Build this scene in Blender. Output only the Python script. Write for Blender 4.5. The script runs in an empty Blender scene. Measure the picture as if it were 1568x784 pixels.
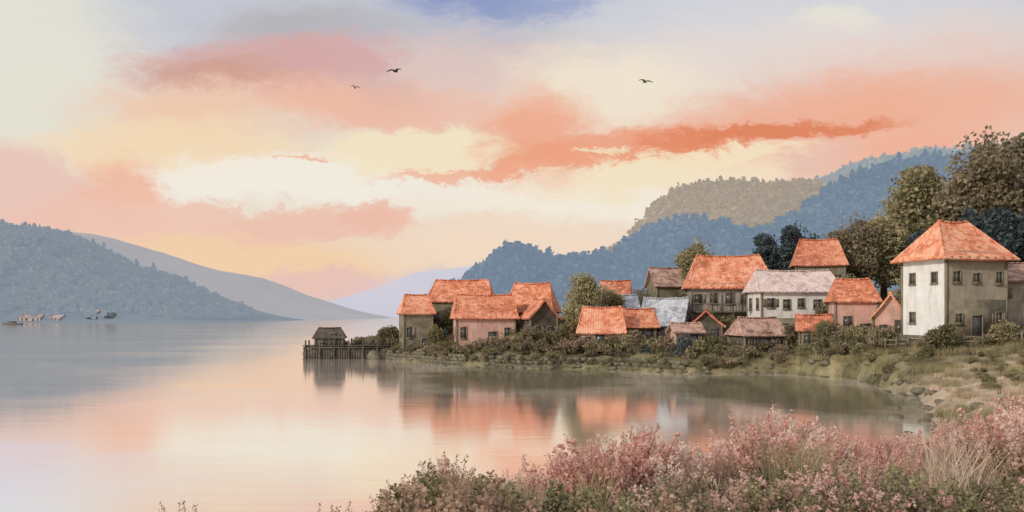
import bpy, math, numpy as np
from mathutils import Vector, Matrix
R = np.random.RandomState(7)
scene = bpy.context.scene
coll = scene.collection

def lin(c):
    return tuple(((x/255)/12.92 if x/255 <= 0.04045 else ((x/255+0.055)/1.055)**2.4) for x in c)

# ------------------------------------------------------------------ node helpers
def newmat(name):
    m = bpy.data.materials.new(name); m.use_nodes = True
    nt = m.node_tree; nt.nodes.clear()
    out = nt.nodes.new('ShaderNodeOutputMaterial')
    return m, nt, out
def N(nt, t, **k):
    n = nt.nodes.new(t)
    for a, b in k.items():
        if hasattr(n, a): setattr(n, a, b)
        else: n.inputs[a].default_value = b
    return n
def ramp(nt, stops):
    n = nt.nodes.new('ShaderNodeValToRGB'); cr = n.color_ramp
    while len(cr.elements) < len(stops): cr.elements.new(0.5)
    for e, (p, c) in zip(cr.elements, stops):
        e.position = p; e.color = (*c, 1)
    return n
def noise(nt, scale, detail=5, rough=0.55, vec=None, dist=0.0):
    n = nt.nodes.new('ShaderNodeTexNoise')
    n.inputs['Scale'].default_value = scale; n.inputs['Detail'].default_value = detail
    n.inputs['Roughness'].default_value = rough; n.inputs['Distortion'].default_value = dist
    if vec is not None: nt.links.new(vec, n.inputs['Vector'])
    return n

def mat_solid(name, c1, c2, scale=2.0, rough=0.85, bump=0.3, bumpscale=None, bdist=0.03, stain=None):
    m, nt, out = newmat(name); L = nt.links.new
    tc = N(nt, 'ShaderNodeTexCoord')
    n = noise(nt, scale, 7, 0.65, tc.outputs['Object'])
    r = ramp(nt, [(0.32, c1), (0.68, c2)]); L(n.outputs['Fac'], r.inputs[0]); col = r.outputs[0]
    if stain:   # vertical rain streaks and grime
        mp = N(nt, 'ShaderNodeMapping'); mp.inputs['Scale'].default_value = (2.2, 2.2, 0.35); L(tc.outputs['Object'], mp.inputs[0])
        ns = noise(nt, 1.0, 6, 0.7, mp.outputs[0]); rs_ = ramp(nt, [(0.48, (0, 0, 0)), (0.7, (1, 1, 1))]); L(ns.outputs['Fac'], rs_.inputs[0])
        sc = N(nt, 'ShaderNodeMath', operation='MULTIPLY'); sc.inputs[1].default_value = 0.65; L(rs_.outputs[0], sc.inputs[0])
        mx = N(nt, 'ShaderNodeMix', data_type='RGBA'); L(sc.outputs[0], mx.inputs[0]); L(col, mx.inputs[6]); mx.inputs[7].default_value = (*stain, 1); col = mx.outputs[2]
    p = N(nt, 'ShaderNodeBsdfPrincipled'); p.inputs['Roughness'].default_value = rough
    p.inputs['Specular IOR Level'].default_value = 0.2
    L(col, p.inputs['Base Color'])
    n2 = noise(nt, bumpscale or scale*5, 5, 0.6, tc.outputs['Object'])
    b = N(nt, 'ShaderNodeBump'); b.inputs['Strength'].default_value = bump; b.inputs['Distance'].default_value = bdist
    L(n2.outputs['Fac'], b.inputs['Height']); L(b.outputs[0], p.inputs['Normal'])
    L(p.outputs[0], out.inputs[0]); return m

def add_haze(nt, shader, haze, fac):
    """aerial perspective of the misty evening air painted into very distant surfaces as emission"""
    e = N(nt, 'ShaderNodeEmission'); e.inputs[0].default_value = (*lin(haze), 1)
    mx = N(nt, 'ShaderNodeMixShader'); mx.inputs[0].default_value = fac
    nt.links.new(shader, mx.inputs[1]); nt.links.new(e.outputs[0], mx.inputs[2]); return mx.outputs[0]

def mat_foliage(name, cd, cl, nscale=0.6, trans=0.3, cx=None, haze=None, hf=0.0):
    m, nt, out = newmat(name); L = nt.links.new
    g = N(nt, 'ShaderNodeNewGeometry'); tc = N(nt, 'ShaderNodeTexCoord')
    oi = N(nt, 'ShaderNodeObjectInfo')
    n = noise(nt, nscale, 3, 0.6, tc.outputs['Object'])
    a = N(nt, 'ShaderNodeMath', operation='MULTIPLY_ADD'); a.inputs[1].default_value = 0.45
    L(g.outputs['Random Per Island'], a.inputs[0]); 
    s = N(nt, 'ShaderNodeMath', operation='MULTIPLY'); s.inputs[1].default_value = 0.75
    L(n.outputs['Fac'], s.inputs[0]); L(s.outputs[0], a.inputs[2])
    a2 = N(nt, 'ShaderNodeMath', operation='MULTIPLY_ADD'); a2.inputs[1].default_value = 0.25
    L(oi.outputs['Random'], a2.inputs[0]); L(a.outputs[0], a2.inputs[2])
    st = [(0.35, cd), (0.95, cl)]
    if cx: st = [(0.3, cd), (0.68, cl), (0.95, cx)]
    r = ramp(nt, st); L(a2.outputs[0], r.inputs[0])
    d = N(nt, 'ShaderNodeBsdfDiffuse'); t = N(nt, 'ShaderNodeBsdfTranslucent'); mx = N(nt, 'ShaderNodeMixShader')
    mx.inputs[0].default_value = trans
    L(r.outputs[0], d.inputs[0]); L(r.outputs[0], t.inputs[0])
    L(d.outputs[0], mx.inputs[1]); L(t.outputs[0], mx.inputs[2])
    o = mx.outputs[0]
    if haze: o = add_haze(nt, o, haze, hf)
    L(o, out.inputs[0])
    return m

def mat_roof(name, c1, c2, c3):
    m, nt, out = newmat(name); L = nt.links.new
    tc = N(nt, 'ShaderNodeTexCoord'); oi = N(nt, 'ShaderNodeObjectInfo')
    of = N(nt, 'ShaderNodeVectorMath', operation='ADD'); L(tc.outputs['Object'], of.inputs[0])
    sc = N(nt, 'ShaderNodeMath', operation='MULTIPLY'); sc.inputs[1].default_value = 50; L(oi.outputs['Random'], sc.inputs[0]); L(sc.outputs[0], of.inputs[1])
    n = noise(nt, 0.6, 6, 0.78, of.outputs[0])
    mp = N(nt, 'ShaderNodeMapping'); mp.inputs['Scale'].default_value = (2.6, 3.2, 3.2)
    L(tc.outputs['Object'], mp.inputs[0])
    v = N(nt, 'ShaderNodeTexVoronoi'); v.inputs['Scale'].default_value = 1.0; L(mp.outputs[0], v.inputs['Vector'])
    sep = N(nt, 'ShaderNodeSeparateColor'); L(v.outputs['Color'], sep.inputs[0])
    a = N(nt, 'ShaderNodeMath', operation='MULTIPLY_ADD'); a.inputs[1].default_value = 0.22
    L(sep.outputs[0], a.inputs[0])
    s = N(nt, 'ShaderNodeMath', operation='MULTIPLY'); s.inputs[1].default_value = 0.9
    L(n.outputs['Fac'], s.inputs[0]); L(s.outputs[0], a.inputs[2])
    a3 = N(nt, 'ShaderNodeMath', operation='MULTIPLY_ADD'); a3.inputs[1].default_value = .12; L(oi.outputs['Random'], a3.inputs[0]); L(a.outputs[0], a3.inputs[2])
    r = ramp(nt, [(0.40, (c1[0]*.7, c1[1]*.9, c1[2])), (0.5, c1), (0.62, c2), (0.78, c3)]); L(a3.outputs[0], r.inputs[0])
    w = N(nt, 'ShaderNodeTexWave'); w.bands_direction = 'X'; w.inputs['Scale'].default_value = 1.1
    w.inputs['Distortion'].default_value = 0.6; w.inputs['Detail'].default_value = 2
    L(tc.outputs['Object'], w.inputs['Vector'])
    w2 = N(nt, 'ShaderNodeTexWave'); w2.bands_direction = 'Z'; w2.inputs['Scale'].default_value = 1.3
    w2.inputs['Distortion'].default_value = 0.5; L(tc.outputs['Object'], w2.inputs['Vector'])
    ad = N(nt, 'ShaderNodeMath', operation='ADD'); L(w.outputs['Fac'], ad.inputs[0]); L(w2.outputs['Fac'], ad.inputs[1])
    b = N(nt, 'ShaderNodeBump'); b.inputs['Strength'].default_value = 0.4; b.inputs['Distance'].default_value = 0.06
    L(ad.outputs[0], b.inputs['Height'])
    p = N(nt, 'ShaderNodeBsdfPrincipled'); p.inputs['Roughness'].default_value = 0.85
    p.inputs['Specular IOR Level'].default_value = 0.2
    L(r.outputs[0], p.inputs['Base Color']); L(b.outputs[0], p.inputs['Normal']); L(p.outputs[0], out.inputs[0])
    return m

# ------------------------------------------------------------------ mesh helpers
class MB:
    def __init__(s): s.v = []; s.f = []; s.m = []; s.n = 0
    def add(s, V, F, mat=0):
        V = np.asarray(V, float).reshape(-1, 3); F = np.asarray(F, int).reshape(-1, 4)
        s.v.append(V); s.f.append(F+s.n); s.m.append(np.full(len(F), mat)); s.n += len(V)
    def box(s, c, size, mat=0, rot=0.0, jit=0.0):
        c = np.array(c, float); h = np.array(size, float)/2
        P = np.array([[x, y, z] for z in (-1, 1) for y in (-1, 1) for x in (-1, 1)], float)*h
        if jit: P += R.uniform(-jit, jit, P.shape)
        if rot:
            cs, sn = math.cos(rot), math.sin(rot)
            P = np.c_[P[:, 0]*cs-P[:, 1]*sn, P[:, 0]*sn+P[:, 1]*cs, P[:, 2]]
        s.add(P+c, [[0, 2, 3, 1], [4, 5, 7, 6], [0, 1, 5, 4], [2, 6, 7, 3], [0, 4, 6, 2], [1, 3, 7, 5]], mat)
    def tube(s, pts, rad, seg=7, mat=0):
        pts = np.asarray(pts, float); V = []
        for i, p in enumerate(pts):
            d = pts[min(i+1, len(pts)-1)]-pts[max(i-1, 0)]; d = d/(np.linalg.norm(d)+1e-9)
            a = np.cross(d, [0.3, 1, 0.2]); a /= np.linalg.norm(a)+1e-9; b = np.cross(d, a)
            for k in range(seg):
                t = 2*math.pi*k/seg; V.append(p+(a*math.cos(t)+b*math.sin(t))*rad[i])
        F = []
        for i in range(len(pts)-1):
            for k in range(seg):
                k2 = (k+1) % seg; F.append([i*seg+k, i*seg+k2, (i+1)*seg+k2, (i+1)*seg+k])
        s.add(V, F, mat)
    def leaves(s, C, size, mat=0, aspect=0.6, up=0.0, rs=None):
        rs = rs or R
        C = np.asarray(C, float); n = len(C); size = np.broadcast_to(size, n)[:, None]
        a = rs.normal(size=(n, 3)); a[:, 2] += up; a /= np.linalg.norm(a, axis=1)[:, None]+1e-9
        b = np.cross(a, rs.normal(size=(n, 3))); b /= np.linalg.norm(b, axis=1)[:, None]+1e-9
        A = a*size/2; B = b*size*aspect/2
        V = np.stack([C-A, C-B*1.0+A*0.1, C+A, C+B+A*0.1], 1).reshape(-1, 3)
        s.add(V, np.arange(4*n).reshape(n, 4), mat)
    def mesh(s, name, mats, smooth=False):
        V = np.concatenate(s.v); F = np.concatenate(s.f); M = np.concatenate(s.m)
        me = bpy.data.meshes.new(name)
        me.vertices.add(len(V)); me.vertices.foreach_set('co', V.ravel())
        me.loops.add(F.size); me.loops.foreach_set('vertex_index', F.ravel())
        me.polygons.add(len(F)); me.polygons.foreach_set('loop_start', np.arange(0, F.size, 4))
        me.polygons.foreach_set('loop_total', np.full(len(F), 4))
        for m in mats: me.materials.append(m)
        me.polygons.foreach_set('material_index', M)
        me.update(calc_edges=True); me.validate()
        if smooth: me.shade_smooth()
        return me
    def obj(s, name, mats, parent=None, smooth=False):
        return mkobj(name, s.mesh(name, mats, smooth), parent)
def mkobj(name, me, parent=None, loc=None, rz=0, sc=None):
    o = bpy.data.objects.new(name, me); coll.objects.link(o)
    if parent: o.parent = parent
    if loc is not None: o.location = loc
    if rz: o.rotation_euler = (0, 0, rz)
    if sc is not None: o.scale = sc
    return o
def empty(name, loc=(0, 0, 0), rz=0):
    o = bpy.data.objects.new(name, None); coll.objects.link(o); o.location = loc; o.rotation_euler = (0, 0, rz)
    o.empty_display_size = 0.5
    return o

def vnoise(x, y, seed=0):
    xi = np.floor(x).astype(int); yi = np.floor(y).astype(int); fx = x-xi; fy = y-yi
    fx = fx*fx*(3-2*fx); fy = fy*fy*(3-2*fy)
    def h(a, b):
        v = np.sin(a*127.1+b*311.7+seed*74.7)*43758.5453; return v-np.floor(v)
    return (h(xi, yi)*(1-fx)+h(xi+1, yi)*fx)*(1-fy)+(h(xi, yi+1)*(1-fx)+h(xi+1, yi+1)*fx)*fy
def fbm(x, y, seed=0, o=4):
    s = 0; a = 0.5
    for i in range(o):
        s = s+a*(vnoise(x, y, seed+i)-0.5); x = x*2.03; y = y*2.03; a *= 0.5
    return s

# ------------------------------------------------------------------ terrain of the near shore
SH = np.array([(-26, 125.5), (-16, 119.5), (-6.5, 106), (3, 98), (11.5, 96.5), (17.5, 90), (27, 91), (31.5, 84), (29.5, 66), (24, 52),
               (21.5, 44), (15, 35), (8, 30), (0, 26), (-6, 22), (-15, 16), (-40, 8), (-120, 0), (-300, -20), (-300, -300), (700, -300), (700, 400),
               (-24, 400), (-30, 280), (-12, 190), (-10, 158), (-20, 141), (-28, 133)], float)
def sdist(x, y):
    x = np.asarray(x, float); y = np.asarray(y, float)
    best = np.full(x.shape, 1e9); inside = np.zeros(x.shape, bool)
    n = len(SH)
    for i in range(n):
        ax, ay = SH[i]; bx, by = SH[(i+1) % n]
        dx, dy = bx-ax, by-ay
        t = np.clip(((x-ax)*dx+(y-ay)*dy)/(dx*dx+dy*dy), 0, 1)
        best = np.minimum(best, np.hypot(x-ax-t*dx, y-ay-t*dy))
        if ay != by:
            c = ((ay > y) != (by > y)) & (x < (bx-ax)*(y-ay)/(by-ay)+ax); inside ^= c
    return np.where(inside, best, -best)
def H(x, y):
    x = np.asarray(x, float); y = np.asarray(y, float)
    d = sdist(x, y)+1.6*fbm(x*0.25, y*0.25, 3)
    bank = np.clip(d/1.6, 0, 1)**0.8*1.1
    k = np.clip((y-35)/20, 0, 1); slope = 0.095*(1-k)+0.135*k
    z = bank+np.clip(d-1, 0, 60)*slope+np.clip(d-61, 0, 400)*0.05
    z = z+2.0*np.exp(-(((x-42)/14)**2+((y-86)/14)**2))
    z = z+0.9*np.exp(-(((x+8)/9)**2+((y-122)/8)**2))
    z = z+np.clip(d/6, 0, 1)*1.0*fbm(x*0.12, y*0.12, 9)+np.clip(d/2, 0, 1)*0.25*fbm(x*0.9, y*0.9, 5)
    return np.where(d > 0, z, np.maximum(d*0.5, -3))
def h1(x, y): return float(H(np.array([x]), np.array([y]))[0])

xs = np.concatenate([np.linspace(-300, -45, 30)[:-1], np.arange(-45, 75, 0.75), np.linspace(75, 700, 80)])
ys = np.concatenate([np.linspace(-300, -5, 20)[:-1], np.arange(-5, 150, 0.75), np.linspace(150, 400, 70)])
X, Y = np.meshgrid(xs, ys); Z = H(X, Y)
b = MB(); nx, ny = len(xs), len(ys)
I = (np.arange(ny-1)[:, None]*nx+np.arange(nx-1)[None, :]).ravel()
b.add(np.stack([X, Y, Z], -1).reshape(-1, 3), np.stack([I, I+1, I+nx+1, I+nx], 1))
m, nt, out = newmat('shore_ground'); L = nt.links.new
g = N(nt, 'ShaderNodeNewGeometry')
n1 = noise(nt, 0.35, 7, 0.7, g.outputs['Position'])
r1 = ramp(nt, [(0.36, (0.085, 0.075, 0.042)), (0.5, (0.22, 0.195, 0.105)), (0.64, (0.38, 0.32, 0.19))]); L(n1.outputs['Fac'], r1.inputs[0])
mp = N(nt, 'ShaderNodeMapping', vector_type='TEXTURE'); mp.inputs['Location'].default_value = (35, 53, 2); mp.inputs['Scale'].default_value = (15, 17, 30)
L(g.outputs['Position'], mp.inputs[0])
ln = N(nt, 'ShaderNodeVectorMath', operation='LENGTH'); L(mp.outputs[0], ln.inputs[0])
n3 = noise(nt, 0.2, 5, 0.6, g.outputs['Position'])
ad = N(nt, 'ShaderNodeMath', operation='ADD'); L(ln.outputs['Value'], ad.inputs[0]); L(n3.outputs['Fac'], ad.inputs[1])
mr = N(nt, 'ShaderNodeMapRange'); mr.inputs['From Min'].default_value = 1.85; mr.inputs['From Max'].default_value = 1.0
L(ad.outputs[0], mr.inputs['Value'])
n4 = noise(nt, 1.2, 7, 0.7, g.outputs['Position'])
r4 = ramp(nt, [(0.35, (0.4, 0.31, 0.2)), (0.6, (0.66, 0.52, 0.38))]); L(n4.outputs['Fac'], r4.inputs[0])
mx = N(nt, 'ShaderNodeMix', data_type='RGBA'); L(mr.outputs[0], mx.inputs[0]); L(r1.outputs[0], mx.inputs[6]); L(r4.outputs[0], mx.inputs[7])
p = N(nt, 'ShaderNodeBsdfPrincipled'); p.inputs['Roughness'].default_value = 0.95; p.inputs['Specular IOR Level'].default_value = 0.1
bp = N(nt, 'ShaderNodeBump'); bp.inputs['Distance'].default_value = 0.2; bp.inputs['Strength'].default_value = 0.6
L(n4.outputs['Fac'], bp.inputs['Height']); L(bp.outputs[0], p.inputs['Normal'])
L(mx.outputs[2], p.inputs['Base Color']); L(p.outputs[0], out.inputs[0])
b.obj('ground', [m], smooth=True)

# ------------------------------------------------------------------ water
m, nt, out = newmat('lake_water'); L = nt.links.new
g = N(nt, 'ShaderNodeNewGeometry')
mp = N(nt, 'ShaderNodeMapping'); mp.inputs['Scale'].default_value = (0.35, 1.0, 1.0); L(g.outputs['Position'], mp.inputs[0])
nb = noise(nt, 0.9, 4, 0.6, mp.outputs[0], 0.4)
bp = N(nt, 'ShaderNodeBump'); bp.inputs['Strength'].default_value = 0.2; bp.inputs['Distance'].default_value = 0.03
L(nb.outputs['Fac'], bp.inputs['Height'])
mp2 = N(nt, 'ShaderNodeMapping'); mp2.inputs['Scale'].default_value = (0.03, 0.06, 1.0); L(g.outputs['Position'], mp2.inputs[0])
nr = noise(nt, 1.0, 4, 0.6, mp2.outputs[0], 0.5)
mr = N(nt, 'ShaderNodeMapRange'); mr.inputs['From Min'].default_value = 0.4; mr.inputs['From Max'].default_value = 0.65
mr.inputs['To Min'].default_value = 0.07; mr.inputs['To Max'].default_value = 0.12; L(nr.outputs['Fac'], mr.inputs['Value'])
gl = N(nt, 'ShaderNodeBsdfGlossy'); gl.inputs['Color'].default_value = (0.99, 0.98, 0.96, 1); L(mr.outputs[0], gl.inputs['Roughness']); L(bp.outputs[0], gl.inputs['Normal'])
npz = noise(nt, 0.14, 6, 0.65, g.outputs['Position'])
def patch(cx, cy, rx, ry, rot, lo, hi, amp):
    mp = N(nt, 'ShaderNodeMapping', vector_type='TEXTURE'); mp.inputs['Location'].default_value = (cx, cy, 0); mp.inputs['Scale'].default_value = (rx, ry, 1)
    mp.inputs['Rotation'].default_value = (0, 0, math.radians(rot)); L(g.outputs['Position'], mp.inputs[0])
    ln = N(nt, 'ShaderNodeVectorMath', operation='LENGTH'); L(mp.outputs[0], ln.inputs[0])
    a = N(nt, 'ShaderNodeMath', operation='MULTIPLY_ADD'); a.inputs[1].default_value = amp; L(npz.outputs['Fac'], a.inputs[0]); L(ln.outputs['Value'], a.inputs[2])
    r = N(nt, 'ShaderNodeMapRange', interpolation_type='SMOOTHSTEP'); r.inputs['From Min'].default_value = hi+amp/2; r.inputs['From Max'].default_value = lo+amp/2
    L(a.outputs[0], r.inputs['Value']); return r.outputs[0]
pl = patch(-33, 27, 25, 21, 0, .65, 1.15, .5)         # blue sky reflection painted into the water's diffuse colour
ps = patch(1, 88, 13, 22, 0, .6, 1.2, .9)             # dark olive village reflection painted into the diffuse colour
ps2 = patch(21, 72, 10, 24, 0, .6, 1.2, .9)  # dark reflection along the inlet bank, painted the same way
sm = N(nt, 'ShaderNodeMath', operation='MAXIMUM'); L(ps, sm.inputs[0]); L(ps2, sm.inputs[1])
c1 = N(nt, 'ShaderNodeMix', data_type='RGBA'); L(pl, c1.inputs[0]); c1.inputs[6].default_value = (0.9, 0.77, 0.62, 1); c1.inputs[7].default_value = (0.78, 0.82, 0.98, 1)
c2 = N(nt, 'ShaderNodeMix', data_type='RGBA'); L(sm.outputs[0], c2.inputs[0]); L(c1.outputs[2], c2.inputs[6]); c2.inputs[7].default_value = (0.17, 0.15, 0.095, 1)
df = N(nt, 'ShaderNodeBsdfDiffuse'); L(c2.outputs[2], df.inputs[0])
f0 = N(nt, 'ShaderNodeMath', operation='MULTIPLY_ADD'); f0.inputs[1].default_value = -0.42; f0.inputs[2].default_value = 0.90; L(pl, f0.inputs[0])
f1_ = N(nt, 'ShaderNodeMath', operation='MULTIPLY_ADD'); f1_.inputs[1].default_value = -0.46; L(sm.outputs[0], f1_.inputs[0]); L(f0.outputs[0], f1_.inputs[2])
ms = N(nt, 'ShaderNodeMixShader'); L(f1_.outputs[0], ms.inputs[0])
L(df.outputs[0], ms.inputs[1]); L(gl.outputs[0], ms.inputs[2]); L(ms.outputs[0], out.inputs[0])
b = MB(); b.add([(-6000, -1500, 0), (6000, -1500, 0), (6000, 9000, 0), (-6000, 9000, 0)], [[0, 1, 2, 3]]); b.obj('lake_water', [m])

# ------------------------------------------------------------------ hills
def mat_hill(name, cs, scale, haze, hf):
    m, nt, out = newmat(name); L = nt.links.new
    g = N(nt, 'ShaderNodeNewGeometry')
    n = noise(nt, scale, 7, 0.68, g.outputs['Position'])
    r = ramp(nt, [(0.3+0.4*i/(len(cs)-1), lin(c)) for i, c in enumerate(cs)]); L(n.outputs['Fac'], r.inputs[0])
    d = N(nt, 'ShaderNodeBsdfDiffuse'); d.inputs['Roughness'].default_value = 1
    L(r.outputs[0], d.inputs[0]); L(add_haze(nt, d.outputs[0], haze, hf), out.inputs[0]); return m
def hillfun(ridge, y0, y1, seed, amp):
    rx = np.array([p[0] for p in ridge], float); rz = np.array([p[1] for p in ridge], float)
    def f(x, y):
        t = np.clip((y-y0)/(y1-y0), 0, 2.2)
        prof = np.where(t < 1, np.sin(t*math.pi/2)**0.9, np.cos((t-1)*math.pi/2.4))
        R0 = np.interp(x, rx, rz)
        return (R0*prof)*(1+amp*1.6*fbm(x/60, y/60, seed)*np.clip(1.2-t, 0.25, 1))+amp*18*fbm(x/18, y/18, seed+7)*np.clip(R0/20, 0, 1)*np.minimum(t*3, 1)-1.0
    return f
def hill(name, ridge, y0, y1, mat, seed=1, amp=0.3, n=(260, 70)):
    f = hillfun(ridge, y0, y1, seed, amp)
    xs = np.linspace(ridge[0][0], ridge[-1][0], n[0]); ys = np.linspace(y0-5, y0+(y1-y0)*2.1, n[1])
    X, Y = np.meshgrid(xs, ys); Zz = f(X, Y)
    b = MB(); nx, ny = n
    I = (np.arange(ny-1)[:, None]*nx+np.arange(nx-1)[None, :]).ravel()
    b.add(np.stack([X, Y, Zz], -1).reshape(-1, 3), np.stack([I, I+1, I+nx+1, I+nx], 1))
    b.obj(name, [mat], smooth=True)
    return f
def forest(name, f, xr, yr, n, mat, size, seed, keep=None, leafn=70, leaf=0.28):
    rs = np.random.RandomState(seed); b = MB()
    x = rs.uniform(*xr, n); y = rs.uniform(*yr, n); z = f(x, y)
    ok = (z > 2) & (fbm(x/22, y/22, seed) > -0.16)
    if keep is not None: ok &= keep(x, y, z)
    x, y, z = x[ok], y[ok], z[ok]
    k = len(x); s = size*rs.uniform(0.45, 1.35, k)
    con = rs.rand(k) < 0.3
    u = rs.normal(size=(k, leafn, 3)); u /= np.linalg.norm(u, axis=2)[..., None]
    rad = rs.uniform(0.4, 1.1, (k, leafn, 1))
    P = u*rad*np.stack([rs.uniform(.42, .75, k), rs.uniform(.42, .7, k), rs.uniform(.3, .48, k)], -1)[:, None, :]
    hh = rs.uniform(-0.5, 0.6, (k, leafn)); ang = rs.uniform(0, 6.283, (k, leafn)); rr = (0.62-hh)*0.34*rs.uniform(0.5, 1, (k, leafn))
    Pc = np.stack([rr*np.cos(ang), rr*np.sin(ang), hh*1.15], -1)
    P = np.where(con[:, None, None], Pc, P)
    P = P*s[:, None, None]+np.stack([x, y, z+s*0.33], -1)[:, None, :]
    b.leaves(P.reshape(-1, 3), np.repeat(s*leaf, leafn)*rs.uniform(0.7, 1.3, k*leafn), 0, 0.8, 0, rs)
    b.obj(name, [mat])

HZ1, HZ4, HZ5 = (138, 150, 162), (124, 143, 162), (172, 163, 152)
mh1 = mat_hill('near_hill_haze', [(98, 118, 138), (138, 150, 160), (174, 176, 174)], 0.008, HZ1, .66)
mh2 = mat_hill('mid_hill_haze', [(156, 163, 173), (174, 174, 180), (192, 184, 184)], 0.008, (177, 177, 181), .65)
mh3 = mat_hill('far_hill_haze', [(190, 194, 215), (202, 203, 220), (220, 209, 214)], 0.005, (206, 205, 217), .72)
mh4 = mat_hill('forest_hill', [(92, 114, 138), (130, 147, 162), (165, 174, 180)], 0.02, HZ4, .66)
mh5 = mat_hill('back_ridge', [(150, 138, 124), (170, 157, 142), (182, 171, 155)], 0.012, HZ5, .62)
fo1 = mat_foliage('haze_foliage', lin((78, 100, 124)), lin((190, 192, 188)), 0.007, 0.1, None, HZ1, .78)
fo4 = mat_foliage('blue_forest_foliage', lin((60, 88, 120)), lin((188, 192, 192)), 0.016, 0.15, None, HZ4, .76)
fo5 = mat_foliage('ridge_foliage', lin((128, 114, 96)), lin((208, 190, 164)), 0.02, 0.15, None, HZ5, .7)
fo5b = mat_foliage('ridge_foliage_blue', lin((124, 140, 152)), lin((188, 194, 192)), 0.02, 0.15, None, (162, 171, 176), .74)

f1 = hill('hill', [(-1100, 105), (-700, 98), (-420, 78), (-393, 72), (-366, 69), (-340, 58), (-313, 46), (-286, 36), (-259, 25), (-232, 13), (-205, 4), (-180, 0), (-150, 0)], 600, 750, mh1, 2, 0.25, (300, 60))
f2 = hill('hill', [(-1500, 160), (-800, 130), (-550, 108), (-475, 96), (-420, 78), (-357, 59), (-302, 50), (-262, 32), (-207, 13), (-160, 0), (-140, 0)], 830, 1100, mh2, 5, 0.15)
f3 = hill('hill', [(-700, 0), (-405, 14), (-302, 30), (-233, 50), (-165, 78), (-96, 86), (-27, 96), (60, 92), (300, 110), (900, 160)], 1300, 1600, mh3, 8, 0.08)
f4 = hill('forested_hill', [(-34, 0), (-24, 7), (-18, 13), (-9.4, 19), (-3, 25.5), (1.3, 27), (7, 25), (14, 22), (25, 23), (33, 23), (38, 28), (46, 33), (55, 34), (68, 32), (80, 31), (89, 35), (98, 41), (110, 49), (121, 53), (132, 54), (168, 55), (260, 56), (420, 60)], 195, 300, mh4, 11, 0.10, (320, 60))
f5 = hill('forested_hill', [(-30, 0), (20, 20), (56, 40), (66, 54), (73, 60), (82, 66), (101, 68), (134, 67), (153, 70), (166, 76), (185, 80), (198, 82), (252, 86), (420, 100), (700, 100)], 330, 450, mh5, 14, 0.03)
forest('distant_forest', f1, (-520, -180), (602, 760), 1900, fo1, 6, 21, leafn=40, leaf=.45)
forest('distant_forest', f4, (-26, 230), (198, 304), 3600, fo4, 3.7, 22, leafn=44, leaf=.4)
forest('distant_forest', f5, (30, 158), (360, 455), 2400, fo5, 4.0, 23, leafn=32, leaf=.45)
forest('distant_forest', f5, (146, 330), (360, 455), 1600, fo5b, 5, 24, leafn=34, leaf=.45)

# ------------------------------------------------------------------ vegetation generators
bark = mat_solid('bark', (0.06, 0.045, 0.032), (0.16, 0.12, 0.085), 3, 0.95, 0.6)
fol_olive = mat_foliage('olive_foliage', (0.13, 0.12, 0.06), (0.55, 0.49, 0.29), 0.35, 0.4)
fol_brown = mat_foliage('brown_olive_foliage', (0.11, 0.09, 0.058), (0.45, 0.38, 0.25), 0.25, 0.4)
fol_dark = mat_foliage('dark_teal_foliage', (0.038, 0.058, 0.066), (0.17, 0.21, 0.205), 0.4, 0.3)
fol_green = mat_foliage('green_foliage', (0.10, 0.095, 0.05), (0.39, 0.355, 0.2), 0.6, 0.4)
fol_fg = mat_foliage('undergrowth_foliage', (0.055, 0.052, 0.03), (0.28, 0.25, 0.14), 0.9, 0.4)
fol_pink = mat_foliage('pink_blossom', (0.5, 0.24, 0.2), (0.84, 0.52, 0.43), 0.9, 0.42, (0.92, 0.72, 0.61))
fol_cream = mat_foliage('pale_blossom', (0.66, 0.42, 0.34), (0.9, 0.68, 0.56), 0.9, 0.42, (0.94, 0.84, 0.74))
fol_rust = mat_foliage('rusty_leaves', (0.28, 0.18, 0.12), (0.7, 0.5, 0.37), 1.2, 0.45)
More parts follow.
